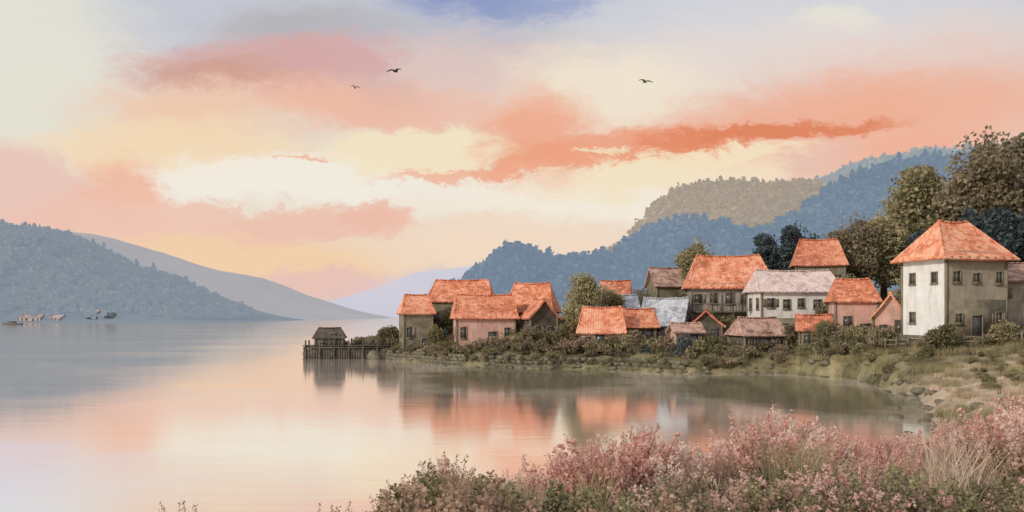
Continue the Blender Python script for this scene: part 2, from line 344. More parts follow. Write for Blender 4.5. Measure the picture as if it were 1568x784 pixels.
def tree(name, x, y, ztop, wid, folmat, seed, nleaf=4200, conic=False, leaf=0.34, crownfrac=0.72, z0=None):
    rs = np.random.RandomState(seed); b = MB()
    zb = h1(x, y)-0.2 if z0 is None else z0
    Ht = ztop-zb; r0 = 0.028*Ht
    top = np.array([rs.uniform(-.3, .3), rs.uniform(-.3, .3), Ht*0.88])
    tp = [np.array([0, 0, 0]), np.array([0.02, 0.05, 0.25])*Ht+rs.uniform(-.1, .1, 3), np.array([-0.02, 0.0, 0.55])*Ht, top]
    b.tube(tp, [r0*1.3, r0, r0*.65, r0*.15], 9, 0)
    cz = Ht*(1-crownfrac/2); rz = Ht*crownfrac/2; rx = wid/2
    C = []; nc = 20 if not conic else 22
    for i in range(nc):
        if conic:
            t = (i+0.5)/nc; zz = Ht*(1-crownfrac)+t*Ht*crownfrac; rr = rx*(1-t)*rs.uniform(0.3, 0.8); a = rs.uniform(0, 6.28)
            c = np.array([rr*math.cos(a), rr*math.sin(a), zz]); cr = rx*(0.22+0.42*(1-t))
        else:
            d = rs.normal(size=3); d /= np.linalg.norm(d); k = rs.uniform(0.3, 0.75)
            c = np.array([0, 0, cz])+d*k*np.array([rx, rx, rz]); cr = min(rx, rz)*rs.uniform(0.3, 0.52)
        C.append((c, cr))
        base = tp[1]*0.4+tp[2]*0.6 if not conic else np.array([0, 0, c[2]-0.2*cr])
        mid = (base+c)/2+rs.uniform(-.1, .1, 3)*rx
        b.tube([base, mid, c], [r0*.42, r0*.25, r0*.06], 5, 0)
    w = np.array([c[1]**2 for c in C]); w /= w.sum(); P = []
    for (c, cr), ww in zip(C, w):
        n = int(nleaf*ww); d = rs.normal(size=(n, 3)); d /= np.linalg.norm(d, axis=1)[:, None]
        d *= (rs.uniform(0.35, 1.08, n)**0.6)[:, None]*np.array([1, 1, 0.75]); P.append(c+d*cr)
    n = int(nleaf*0.2); d = rs.normal(size=(n, 3)); d /= np.linalg.norm(d, axis=1)[:, None]
    if not conic: P.append(np.array([0, 0, cz])+d*rs.uniform(0.2, .9, n)[:, None]*np.array([rx, rx, rz]))
    P = np.concatenate(P); b.leaves(P, leaf*rs.uniform(0.6, 1.3, len(P)), 1, 0.7, 0, rs)
    o = b.obj(name, [bark, folmat]); o.location = (x, y, zb); return o

def bushmesh(seed, folmat, n=900, leaf=0.16, tall=1.0, flower=None, fl=0):
    rs = np.random.RandomState(seed); b = MB()
    cl = []
    for i in range(11):
        a = rs.uniform(0, 6.28); r = rs.uniform(0.05, 0.75)
        c = np.array([r*math.cos(a), r*math.sin(a), tall*rs.uniform(0.3, 0.85)*(1-0.35*r)]); cl.append(c)
        b.tube([(0, 0, -0.3), c*[0.4, 0.4, 0.55], c*1.05], [0.03, 0.018, 0.005], 4, 0)
    P = []
    for c in cl:
        k = n//11; d = rs.normal(size=(k, 3)); d /= np.linalg.norm(d, axis=1)[:, None]
        P.append(c+d*(rs.uniform(0.3, 1.05, k)**0.6)[:, None]*rs.uniform(0.2, 0.4)*np.array([1, 1, .8]))
    P = np.concatenate(P); b.leaves(P, leaf*rs.uniform(0.6, 1.3, len(P)), 1, 0.6, 0, rs)
    if fl:
        Q = P[rs.choice(len(P), fl)]+rs.normal(size=(fl, 3))*0.05; Q[:, 2] += 0.06
        b.leaves(Q, leaf*0.9, 2, 0.9, 0, rs)
    return b.mesh('bush_%d' % seed, [bark, folmat, flower or folmat])
def plume(seed, leafm, flow, stems=16, dens=70, pink=0.62, fs=0.045, spread=.42):
    rs = np.random.RandomState(seed); b = MB()
    for i in range(stems):
        a = rs.uniform(0, 6.28); le = rs.uniform(0.05, spread); hh = rs.uniform(0.5, 1.0)
        d = np.array([math.cos(a)*le, math.sin(a)*le, 0]); base = d*0.25
        pts = [base+d*t**1.5+np.array([0, 0, hh*t])+rs.uniform(-.015, .015, 3) for t in np.linspace(0, 1, 6)]
        pts[0][2] = -0.1
        b.tube(pts, np.linspace(0.008, 0.0015, 6), 4, 0)
        pts = np.array(pts)
        t = rs.uniform(0.08, 1.02, dens*2)
        idx = np.clip(t*5, 0, 4.999); k = idx.astype(int); fr = (idx-k)[:, None]
        P = pts[k]*(1-fr)+pts[k+1]*fr
        rad = np.clip(0.11*(1.1-t), 0.008, .1)+0.015
        P = P+rs.normal(size=P.shape)*rad[:, None]*0.75
        ispink = t > (1-pink)+rs.normal(size=len(t))*0.12
        b.leaves(P[~ispink], fs*1.25*rs.uniform(.7, 1.3, (~ispink).sum()), 1, 0.4, 0.3, rs)
        b.leaves(P[ispink], fs*rs.uniform(.5, 1.2, ispink.sum()), 2, 0.8, 0, rs)
    return b.mesh('shrub_%d' % seed, [bark, leafm, flow])
def grassmesh(seed, mat, n=120, hgt=1.0, spread=0.5, lean=.22, w0=.006):
    rs = np.random.RandomState(seed); b = MB()
    for i in range(n):
        a = rs.uniform(0, 6.28); r = spread*math.sqrt(rs.rand()); x, y = r*math.cos(a), r*math.sin(a)
        hh = hgt*rs.uniform(.5, 1); lx, ly = rs.normal(size=2)*lean*hh; w = 0.014*hgt+w0
        b.add([(x-w, y, -.05), (x+w, y, -.05), (x+lx*.4+w*.7, y+ly*.4, hh*.6), (x+lx*.4-w*.7, y+ly*.4, hh*.6),
               (x+lx+.002, y+ly, hh), (x+lx-.002, y+ly, hh)], [[0, 1, 2, 3], [3, 2, 4, 5]], 0)
    return b.mesh('grass_%d' % seed, [mat])

tree('broadleaf_tree', 70, 128, 32.4, 17, fol_brown, 1, 19000, leaf=0.75, crownfrac=.88)
tree('broadleaf_tree', 63, 122, 32.0, 12.5, fol_brown, 2, 16000, leaf=0.65, crownfrac=.88)
tree('broadleaf_tree', 75.5, 121, 31.6, 13, fol_brown, 21, 15000, leaf=0.7, crownfrac=.88)
tree('broadleaf_tree', 55.5, 126, 27.4, 11, fol_olive, 3, 12000, leaf=0.65, crownfrac=.88)
tree('broadleaf_tree', 82, 126, 30.5, 15, fol_brown, 4, 12000, leaf=0.75, crownfrac=.88)
tree('broadleaf_tree', 50.5, 124, 21, 8, fol_olive, 5, 7500, leaf=0.5, crownfrac=.85)
tree('conifer_tree', 56, 112, 18.5, 7, fol_dark, 6, 5000, True, leaf=0.5)
tree('broadleaf_tree', 60, 113, 20.0, 9, fol_dark, 7, 8000, leaf=0.5, crownfrac=.88)
tree('broadleaf_tree', 66, 111, 20.5, 10, fol_dark, 8, 9000, leaf=0.5, crownfrac=.88)
tree('broadleaf_tree', 52, 114, 17.0, 7, fol_dark, 9, 6000, leaf=0.45, crownfrac=.88)
tree('broadleaf_tree', 46, 122, 20.2, 7.8, fol_brown, 10, 8500, leaf=0.45, crownfrac=.85)
tree('broadleaf_tree', 39.8, 128, 19.6, 5.6, fol_dark, 11, 5500, leaf=0.4, crownfrac=.88)
tree('broadleaf_tree', 36.4, 130, 18.2, 5.5, fol_dark, 12, 5200, leaf=0.4, crownfrac=.88)
tree('broadleaf_tree', 43, 130, 18.4, 5.5, fol_dark, 13, 5000, leaf=0.4, crownfrac=.88)
tree('broadleaf_tree', 25, 122, 16.9, 5.8, fol_olive, 14, 6000, leaf=0.36, crownfrac=.85)
tree('broadleaf_tree', 8.7, 108, 10.7, 6.4, fol_olive, 15, 7500, leaf=0.3, crownfrac=0.9)
tree('broadleaf_tree', 11.6, 112, 10.2, 4.8, fol_olive, 16, 4500, leaf=0.3, crownfrac=0.9)
tree('broadleaf_tree', 30.5, 124, 14.5, 6, fol_dark, 17, 5000, leaf=0.36, crownfrac=.88)
tree('broadleaf_tree', 41.5, 94, 11.5, 4, fol_olive, 18, 3900, leaf=0.28, crownfrac=0.88)
tree('broadleaf_tree', 21.0, 114, 9.5, 3.8, fol_green, 19, 3400, leaf=0.28, crownfrac=.88)
tree('broadleaf_tree', 86, 110, 27, 13, fol_brown, 20, 9000, leaf=0.65, crownfrac=.88)
for i, (x, y, zt, w_, fm) in enumerate([(22.6, 103, 5.8, 3.4, fol_brown), (29.5, 96.5, 5.2, 3.6, fol_brown), (31.8, 91.5, 5.6, 3.4, fol_green), (38.0, 85.0, 6.5, 3.2, fol_brown),
        (6.6, 107, 5.2, 3, fol_green), (-9.6, 114.5, 4.8, 2.6, fol_green), (44, 75.5, 6.8, 3.8, fol_brown), (37.5, 97, 8.4, 3.8, fol_brown), (33.5, 112, 11.5, 4.4, fol_green), (-16.5, 122.5, 4.7, 3, fol_olive),
        (12.8, 101, 3.8, 2.2, fol_olive), (21, 95.5, 4.0, 2.4, fol_green), (24.5, 104, 6.2, 2.6, fol_olive), (34, 84.5, 4.8, 2.8, fol_brown), (2, 107, 4.8, 2.4, fol_brown), (38.3, 103, 11, 4, fol_green), (47.5, 96, 13.5, 6, fol_brown), (17, 118, 9.5, 4.2, fol_brown), (35.5, 75.5, 5.2, 2.8, fol_green), (-1, 120, 8.5, 3.4, fol_olive),
        (40.3, 74.8, 5.6, 2.6, fol_olive), (28.6, 104.5, 8.4, 3, fol_green), (-8.4, 120.5, 7.2, 2.8, fol_green), (33.2, 97.5, 7.6, 2.8, fol_brown)]):
    tree('small_tree', x, y, zt, w_, fm, 60+i, 2800, leaf=.24, crownfrac=.92)

# ------------------------------------------------------------------ houses
OR1, OR2, OR3 = (0.5, 0.17, 0.09), (0.75, 0.27, 0.145), (0.86, 0.46, 0.3)
roof_or = mat_roof('terracotta_roof', OR1, OR2, OR3)
roof_red = mat_roof('red_clay_roof', (0.38, 0.13, 0.08), (0.6, 0.2, 0.11), (0.78, 0.36, 0.23))
roof_pk = mat_roof('faded_pink_roof', (0.5, 0.37, 0.33), (0.7, 0.55, 0.5), (0.82, 0.69, 0.63))
roof_gr = mat_roof('slate_roof', (0.28, 0.3, 0.33), (0.42, 0.45, 0.49), (0.62, 0.64, 0.67))
roof_br = mat_roof('brown_roof', (0.27, 0.17, 0.13), (0.48, 0.3, 0.23), (0.66, 0.44, 0.35))
w_white = mat_solid('white_plaster', (0.72, 0.7, 0.65), (0.87, 0.86, 0.83), 0.9, 0.9, 0.2, stain=(0.5, 0.45, 0.37))
w_tan = mat_solid('tan_plaster', (0.3, 0.26, 0.2), (0.5, 0.43, 0.34), 0.6, 0.9, 0.3, stain=(0.2, 0.17, 0.13))
w_pink = mat_solid('pink_plaster', (0.55, 0.31, 0.25), (0.78, 0.5, 0.42), 0.8, 0.9, 0.3, stain=(0.34, 0.24, 0.19))
w_taupe = mat_solid('taupe_plaster', (0.28, 0.245, 0.2), (0.46, 0.41, 0.35), 0.8, 0.9, 0.3, stain=(0.18, 0.155, 0.12))
w_dark = mat_solid('dark_timber', (0.065, 0.056, 0.044), (0.17, 0.145, 0.115), 1.5, 0.9, 0.4)
w_brown = mat_solid('olive_timber', (0.15, 0.128, 0.09), (0.31, 0.27, 0.195), 1.2, 0.9, 0.4)
stone = mat_solid('rough_stone', (0.10, 0.088, 0.062), (0.26, 0.23, 0.165), 1.3, 0.95, 0.7, bdist=0.08)
m, nt, out = newmat('window_glass'); p = N(nt, 'ShaderNodeBsdfPrincipled'); nn = noise(nt, 1.5, 3)
rr_ = ramp(nt, [(0.3, (0.05, 0.05, 0.05)), (0.7, (0.12, 0.115, 0.11))]); nt.links.new(nn.outputs[0], rr_.inputs[0])
nt.links.new(rr_.outputs[0], p.inputs['Base Color']); p.inputs['Roughness'].default_value = 0.25; nt.links.new(p.outputs[0], out.inputs[0]); glass = m

def poly_obj(name, V, F, mats, parent, mi=None):
    me = bpy.data.meshes.new(name); me.from_pydata([tuple(v) for v in V], [], F)
    for m in mats: me.materials.append(m)
    if mi: 
        for p_, i_ in zip(me.polygons, mi): p_.material_index = i_
    me.update(); return mkobj(name, me, parent)

def house(name, x, y, eave, top, W, D, rot, roofm, wallm, hip=0.0, over=0.45, storeys=1, balcony=False,
          turn=False, trim=None, lwin=2, fwin=3, door=True, base=None, plinth=0.7, lowm=None, frontm=None, winsc=1.0):
    trim = trim or w_brown
    if base is None:
        base = min(h1(x+dx, y+dy) for dx in (-W/2, 0, W/2) for dy in (-D/2, 0, D/2))-0.2
    E = empty(name, (x, y, base), rot)
    h = eave-base; rise = top-eave
    if turn: rw, rd = D, W
    else: rw, rd = W, D
    slope = rise/(rd/2+over); zw = h+slope*over
    pk = h+rise
    def T(p): return (p[1], -p[0], p[2]) if turn else p
    V = [T((-rw/2, -rd/2, 0)), T((rw/2, -rd/2, 0)), T((rw/2, rd/2, 0)), T((-rw/2, rd/2, 0)),
         T((-rw/2, -rd/2, zw-.1)), T((rw/2, -rd/2, zw-.1)), T((rw/2, rd/2, zw-.1)), T((-rw/2, rd/2, zw-.1))]
    if hip > 0: F = [[0, 1, 5, 4], [2, 3, 7, 6], [1, 2, 6, 5], [3, 0, 4, 7]]
    else:
        V += [T((rw/2, 0, pk-.12)), T((-rw/2, 0, pk-.12))]
        F = [[0, 1, 5, 4], [2, 3, 7, 6], [1, 2, 6, 8, 5], [3, 0, 4, 9, 7]]
    poly_obj('walls', V, F, [wallm, frontm or wallm], E, [1, 0, 0, 0])
    ox, oy = rw/2+over, rd/2+over; ri = hip*ox
    NX, NY = 8, 4
    V = []; F = []
    for sgn in (-1, 1):
        o0 = len(V)
        for j in range(NY+1):
            v = j/NY
            for i in range(NX+1):
                u = i/NX*2-1; xx = u*(ox*(1-v)+(ox-ri)*v); sag = -.05*rise*(1-u*u)*(.3+.7*v)-.05*rise*math.sin(v*math.pi)
                V.append(T((xx, sgn*oy*(1-v), h+rise*v+sag)))
        for j in range(NY):
            for i in range(NX):
                a = o0+j*(NX+1)+i; q = [a, a+1, a+NX+2, a+NX+1]; F.append(q if sgn < 0 else q[::-1])
    if hip > 0:
        for sgn in (-1, 1):
            o0 = len(V); V += [T((sgn*ox, -oy, h)), T((sgn*ox, oy, h)), T((sgn*(ox-ri), 0, pk))]
            F.append([o0, o0+1, o0+2] if sgn > 0 else [o0+1, o0, o0+2])
    r = poly_obj('roof', V, F, [roofm], E)
    md = r.modifiers.new('s', 'SOLIDIFY'); md.thickness = 0.17; md.offset = -1
    b = MB()
    n = max(3, int((2*ox-2*ri)/0.4)); 
    for i in range(n):
        u = (i+.5)/n*2-1
        px = u*(ox-ri); c = T((px, 0, pk+.03-.05*rise*(1-u*u))); sz = ((2*ox-2*ri)/n*.96, .28, .14)
        b.box(c, sz if not turn else (sz[1], sz[0], sz[2]), 0, jit=0.02)
    b.obj('ridge_tiles', [roofm], E)
    b = MB()
    for sgn in (-1, 1):
        nr = max(4, int(rw/0.8))
        for i in range(nr+1):
            px = -rw/2+i*rw/nr; c = T((px, sgn*(rd/2+over*.5), h+slope*over*.5-.25)); sz = (.1, over, .12)
            b.box(c, sz if not turn else (sz[1], sz[0], sz[2]), 0)
    for sx in (-1, 1):
        for sy in (-1, 1): b.box((sx*W/2, sy*D/2, (zw-.2)/2), (.2, .2, zw-.2), 0)
    wb = MB(); fb = MB()
    st_h = (h-plinth*0.5)/storeys
    ww, wh = min(0.85, W/(fwin*2.0+.5))*winsc, min(1.1, st_h*.4)*winsc
    def win(cx, cz, side, w, hgt, isdoor=False):
        def q(a, z, pr, sa, sz, sp, mat, bb):
            if side == 'f': bb.box((a, -D/2-pr-(.06 if lowm and cz < plinth*.5+st_h else 0), z), (sa, sp, sz), mat)
            elif side == 'l': bb.box((-W/2-pr, a, z), (sp, sa, sz), mat)
            else: bb.box((W/2+pr, a, z), (sp, sa, sz), mat)
        q(cx, cz, .0, w, hgt, .05, 0, wb)
        for s in (-1, 1):
            q(cx+s*(w/2+.04), cz, .03, .1, hgt+.2, .12, 0, fb); q(cx, cz+s*(hgt/2+.05), .035, w, .1, .13, 0, fb)
        if not isdoor:
            q(cx, cz, .035, .05, hgt, .05, 0, fb); q(cx, cz-hgt/2-.14, .08, w+.3, .07, .2, 0, fb)
            if R.rand() < .3:
                for s in (-1, 1): q(cx+s*(w*.8+.1), cz, .04, w*.45, hgt, .05, 1, fb)
    for s in range(storeys):
        cz = plinth*.5+st_h*(s+.55)
        for i in range(fwin):
            cx = -W/2+(i+.5+R.uniform(-.12, .12))*W/fwin
            if s == 0 and door and i == fwin//2: win(cx, plinth*.5+1.05, 'f', 1.0, 2.0, True)
            elif R.rand() < .8: win(cx, cz+R.uniform(-.1, .1), 'f', ww*R.uniform(.75, 1.15), wh*R.uniform(.75, 1.15))
        for i in range(lwin):
            cy = -D/2+(i+.5)*D/lwin
            if R.rand() < .75: win(cy, cz, 'l', ww, wh)
            win(cy, cz, 'r', ww, wh)
    wb.obj('window_panes', [glass], E); fb.obj('window_frames', [trim, w_brown], E)
    b.obj('timber_posts', [trim], E)
    pb = MB(); pb.box((0, 0, plinth*.5-1.2), (W+.25, D+.25, plinth+2.4), 0); pb.obj('stone_plinth', [stone], E)
    if lowm:
        zb = plinth*.5+st_h
        lb = MB(); lb.box((0, -D/2-.02, zb/2+.2), (W+.04, .08, zb-.4), 0); lb.obj('lower_wall', [lowm], E)
    if balcony:
        bb = MB(); zb = plinth*.5+st_h; 
        bb.box((0, -D/2-.7, zb), (W+.3, 1.3, .18), 0)
        bb.box((0, -D/2-1.28, zb+.95), (W+.3, .09, .1), 0)
        nb = int(W/.35)
        for i in range(nb+1): bb.box((-W/2+i*W/nb, -D/2-1.28, zb+.5), (.05, .05, .85), 0)
        npst = max(3, int(W/2.2))
        for i in range(npst+1):
            bb.box((-W/2+i*W/npst, -D/2-1.2, (zb-.1)/2), (.16, .16, zb-.1), 0)
            bb.box((-W/2+i*W/npst, -D/2-1.17, (zb+h)/2+.05), (.13, .13, h-zb-.1), 0)
        bb.obj('balcony', [w_dark], E)
    return E
rd = math.radians
house('stone_cottage', -12.5, 119, 6.0, 8.5, 3.7, 4, rd(14), roof_or, w_brown, fwin=2, hip=.35)
house('tiled_cottage', -6.8, 124, 7.6, 10.6, 8.2, 5, rd(-6), roof_or, w_brown, fwin=4, hip=.2)
house('pink_cottage', -3.5, 114, 5.4, 8.4, 7.2, 4.6, rd(8), roof_or, w_pink, fwin=4, over=.5, hip=.15)
house('tiled_cottage', 2.6, 118, 6.2, 10.0, 5.8, 5, rd(-14), roof_or, w_brown, fwin=3, hip=.3)
house('tiled_cottage', 3.4, 112, 5.4, 7.8, 3.4, 3.4, rd(16), roof_red, w_dark, fwin=2, turn=True)
house('small_cottage', 14.4, 127, 8.4, 10.6, 3.4, 3.6, rd(-10), roof_red, w_brown, fwin=2)
house('slate_roofed_shed', 13.7, 116, 6.4, 8.4, 3.6, 3.6, rd(6), roof_gr, w_taupe, fwin=2)
house('pink_cottage', 10.3, 104.5, 3.8, 6.8, 4.8, 4, rd(-8), roof_or, w_pink, fwin=3, over=.45, hip=.2)
house('tiled_cottage', 14.6, 107, 4.4, 6.6, 3.3, 3.6, rd(12), roof_or, w_dark, fwin=2)
house('slate_roofed_cottage', 18.2, 108, 4.6, 7.9, 4.6, 4.6, rd(-24), roof_gr, w_taupe, fwin=3)
house('pink_cottage', 18.6, 98, 4.0, 5.0, 2.6, 2.6, rd(5), roof_br, w_pink, fwin=2, lwin=1)
house('small_cottage', 21.4, 127, 9.7, 12.4, 4.0, 4, rd(10), roof_br, w_brown, fwin=2)
house('two_storey_house', 26.2, 111, 9.0, 13.1, 9.4, 6, rd(-5), roof_or, w_taupe, fwin=5, storeys=2, balcony=True, hip=.28, over=.6)
house('tiled_cottage', 21.6, 101.5, 4.6, 6.4, 3.4, 3, rd(-14), roof_red, w_dark, fwin=2, turn=True)
house('low_tiled_shed', 26.0, 97, 3.7, 5.6, 4.8, 3.6, rd(14), roof_br, w_dark, fwin=3, over=.4, hip=.2)
house('white_house', 31.6, 103, 8.4, 10.9, 8.7, 5, rd(3), roof_pk, w_white, fwin=5, storeys=2, over=.5, lowm=w_brown, hip=.12)
house('tiled_house', 40.2, 120, 12.2, 15.8, 6.0, 5, rd(-12), roof_red, w_brown, fwin=3, storeys=2, hip=.3)
house('pink_cottage', 35.0, 94, 7.2, 9.6, 4.0, 4, rd(-10), roof_or, w_pink, fwin=2, hip=.3)
house('low_tiled_shed', 31.2, 94.5, 4.3, 5.9, 2.8, 2.8, rd(-18), roof_red, w_brown, fwin=2)
house('tiled_cottage', 36.4, 88, 5.5, 8.0, 3.0, 3.4, rd(-22), roof_or, w_pink, fwin=2, turn=True)
house('white_villa', 38.6, 80, 10.6, 14.1, 6.0, 5.6, rd(14), roof_or, w_white, fwin=3, storeys=2, hip=.6, over=.75, lwin=2, base=3.4, frontm=w_tan, winsc=.75, lowm=w_brown)
house('tan_annex', 45.4, 82.5, 8.9, 10.6, 6.4, 5.5, rd(-4), roof_br, w_tan, fwin=3, storeys=2, over=.4, base=3.2, winsc=.8)

# fence on the bank in front of the villa
b = MB(); fp = [(33.5, 84.5), (36.5, 77), (41, 73.5), (50, 72)]
for (ax, ay), (bx, by) in zip(fp[:-1], fp[1:]):
    Ln = math.hypot(bx-ax, by-ay); n = int(Ln/1.3); an = math.atan2(by-ay, bx-ax)
    for i in range(n+1):
        t = i/n; x, y = ax+(bx-ax)*t, ay+(by-ay)*t; b.box((x, y, h1(x, y)+.45), (.12, .12, 1.3), 0, an, .015)
        if i < n:
            xm, ym = ax+(bx-ax)*(t+.5/n), ay+(by-ay)*(t+.5/n)
            for hh in (.45, .85): b.box((xm, ym, h1(xm, ym)+hh), (Ln/n, .05, .1), 0, an, .02)
b.obj('wooden_fence', [w_brown])

# ------------------------------------------------------------------ shore wall
b = MB(); path = [(-17, 120.6), (-6.8, 106.8), (3, 98.8), (11.5, 97.2), (17.2, 91.2)]
for (ax, ay), (bx, by) in zip(path[:-1], path[1:]):
    Ln = math.hypot(bx-ax, by-ay); an = math.atan2(by-ay, bx-ax); n = int(Ln/.75)
    for row in range(4):
        for i in range(n):
            t = (i+.5+(.5 if row % 2 else 0))/n
            if row == 3 and R.rand() < .3: continue
            b.box((ax+(bx-ax)*t-math.sin(an)*.1*row, ay+(by-ay)*t+math.cos(an)*.1*row+R.uniform(-.08, .08), -.2+row*.42), (Ln/n*R.uniform(.8, .98), .7, .43*R.uniform(.85, 1)), 0, an, 0.06)
b.obj('stone_retaining_wall', [stone])

def rockmesh(seed):
    n = 8; b = MB(); V = []
    for i in range(n+1):
        for j in range(12):
            th = math.pi*i/n; ph = 2*math.pi*j/12
            d = np.array([math.sin(th)*math.cos(ph), math.sin(th)*math.sin(ph), math.cos(th)])
            k = 1+1.1*float(fbm(np.array([d[0]*1.7+seed+d[2]]), np.array([d[1]*1.7+d[2]*1.3]), seed, 3)[0])
            V.append(d*k*[1, .8, .6])
    F = [[i*12+j, i*12+(j+1) % 12, (i+1)*12+(j+1) % 12, (i+1)*12+j] for i in range(n) for j in range(12)]
    b.add(V, F); return b.mesh('rock_%d' % seed, [stone])
rocks = [rockmesh(s) for s in (1, 2, 3)]
E = empty('shore_rocks'); rs = np.random.RandomState(4)
segs = list(zip(SH[:12], SH[1:13]))
for k in range(150):
    (ax, ay), (bx, by) = segs[min(int(rs.rand()*11), 10)]; t = rs.rand(); x = ax+(bx-ax)*t+rs.normal()*.7; y = ay+(by-ay)*t+rs.normal()*.7
    s = rs.uniform(.2, .55); mkobj('rock', rocks[k % 3], E, (x, y, max(h1(x, y), -.1)), rs.uniform(0, 6), (s, s, s))
for k in range(60):
    t = rs.rand(); x = -28+12*t+rs.normal()*.4; y = 126.5-6*t+rs.normal()*.8; s = rs.uniform(.6, 1.2)
    mkobj('rock', rocks[k % 3], E, (x, y, .3), rs.uniform(0, 6), (s, s, s*1.1))

# jetty and boathouse
E = empty('wooden_jetty'); b = MB()
for i in range(44): b.box((-27.5+i*.28, 121.5, 1.75+R.uniform(-.02, .02)), (.25, 2.4+R.uniform(-.15, .15), .09), 0)
b.obj('deck', [w_dark], E); b = MB()
for i in range(7):
    for s in (-1, 1): b.tube([(-27.2+i*1.9, 121.5+s*1.05, -1), (-27.2+i*1.9, 121.5+s*1.05, 2.5+R.uniform(-.3, .3))], [.13, .11], 8)
    b.box((-27.2+i*1.9, 121.5, 1.6), (.16, 2.3, .18), 0)
b.box((-21.5, 120.45, 1.5), (12, .12, .2)); b.box((-21.5, 122.55, 1.5), (12, .12, .2))
for i in range(34): b.box((-27.4+i*.33, 120.6, .6+R.uniform(-.1, .1)), (.27, .08, 1.5), 0, 0, .02)
b.obj('piles', [w_dark], E)
E2 = house('wooden_boathouse', -24.4, 122.4, 2.8, 4.1, 3.6, 2.8, rd(6), w_dark, w_dark, fwin=2, lwin=1, over=.35, base=1.2, plinth=.2, hip=.3)

def boat(name, x, y, Ln, rot, hullm, cabin=True):
    E = empty(name, (x, y, 0), rot); b = MB(); V = []; n = 13
    for i in range(n):
        t = i/(n-1)*2-1; w = Ln*.15*(1-max(t, 0)**2.4)*(1-.25*max(-t, 0)**2)+.01; sh = Ln*.075*(1+.7*t*t)
        for a in (-1, -.8, -.35, 0, .35, .8, 1):
            V.append((t*Ln/2, a*w, sh if abs(a) == 1 else (sh*.35 if abs(a) == .8 else (-.1*Ln*.3 if a else -.12*Ln*.3))))
    F = [[i*7+j, i*7+j+1, (i+1)*7+j+1, (i+1)*7+j] for i in range(n-1) for j in range(6)]
    F += [[i*7, (i+1)*7, (i+1)*7+6, i*7+6] for i in range(n-1)]
    b.add(V, F); b.obj('hull', [hullm], E)
    if cabin:
        b = MB(); b.box((-.05*Ln, 0, .12*Ln), (.4*Ln, .18*Ln, .1*Ln), 0); b.box((-.05*Ln, 0, .177*Ln), (.46*Ln, .22*Ln, .014*Ln), 1)
        for i in range(4): b.box((-.2*Ln+i*.1*Ln, 0, .13*Ln), (.05*Ln, .183*Ln, .04*Ln), 2)
        b.obj('cabin', [w_taupe, w_dark, glass], E)
w_hz = mat_solid('misty_timber', (0.14, 0.16, 0.17), (0.24, 0.25, 0.25), 1.5); w_hz2 = mat_solid('misty_plaster', (0.4, 0.36, 0.36), (0.55, 0.48, 0.47), 0.8)  # distance haze put into the base colours, roof below included
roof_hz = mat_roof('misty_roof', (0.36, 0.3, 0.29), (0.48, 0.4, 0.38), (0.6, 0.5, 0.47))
boat('moored_boat', -263, 482, 10, rd(10), w_hz)
for i, (x, W, ev, tp, wm, rm) in enumerate([(-318, 14, 3.5, 5.5, w_hz2, roof_hz), (-302, 9, 3.2, 5.2, w_hz2, roof_hz), (-279, 7, 5, 8.5, w_hz, roof_hz), (-270, 8, 4, 6.5, w_hz, w_hz)]):
    house('lakeside_cottage', x, 606+2*i, ev, tp, W, 7, rd(R.uniform(-15, 15)), rm, wm, base=0.0, fwin=4, plinth=1.0)

# ------------------------------------------------------------------ village bushes
B = [bushmesh(31, fol_green), bushmesh(32, fol_olive), bushmesh(33, fol_brown), bushmesh(34, fol_green, flower=fol_pink, fl=160), bushmesh(35, fol_dark), bushmesh(36, fol_brown, flower=fol_rust, fl=250)]
E = empty('village_bushes'); rs = np.random.RandomState(12)
cnt = 0
while cnt < 820:
    x = rs.uniform(-28, 62); y = rs.uniform(74, 130)
    d = float(sdist(np.array([x]), np.array([y]))[0])
    if d < 0.5: continue
    if x < -15 and rs.rand() < .1: continue
    if rs.rand() > math.exp(-max(d-2, 0)/9)+.3: continue
    s = rs.uniform(.8, 2.1) if d > 3 else rs.uniform(.6, 1.4)
    if x > 33 and y < 84: s *= .65
    mkobj('bush', B[rs.choice(6, p=[.22, .22, .28, .1, .04, .14])], E, (x, y, h1(x, y)-.1), rs.uniform(0, 6), (s, s, s*rs.uniform(.7, 1.15))); cnt += 1
for k in range(50):
    t = rs.rand(); x = -27+12*t; y = 127-5*t+rs.normal()*1.2; s = rs.uniform(.8, 1.4)
    mkobj('bush', B[rs.choice([0, 2, 4, 2])], E, (x, y, max(h1(x, y), .5)), rs.uniform(0, 6), (s, s, s))
for k in range(45):   # growth spilling over the wall
    i = rs.choice(4); (ax, ay), (bx, by) = path[i], path[i+1]; t = rs.rand(); s = rs.uniform(.35, .8)
    mkobj('bush', B[rs.choice([0, 1, 2, 5])], E, (ax+(bx-ax)*t, ay+(by-ay)*t-.1, rs.uniform(.2, 1.1)), rs.uniform(0, 6), (s, s, s))
E = empty('bank_grass')
fol_grass = mat_foliage('bank_grass', (0.17, 0.15, 0.08), (0.54, 0.47, 0.27), 0.5, 0.35)
fol_dry = mat_foliage('dry_grass', (0.44, 0.33, 0.23), (0.82, 0.67, 0.52), 0.5, 0.3)
G = [grassmesh(1, fol_grass, 160, .6, .9), grassmesh(2, fol_grass, 160, .45, .9), grassmesh(3, fol_dry, 160, .5, .9)]
cnt = 0
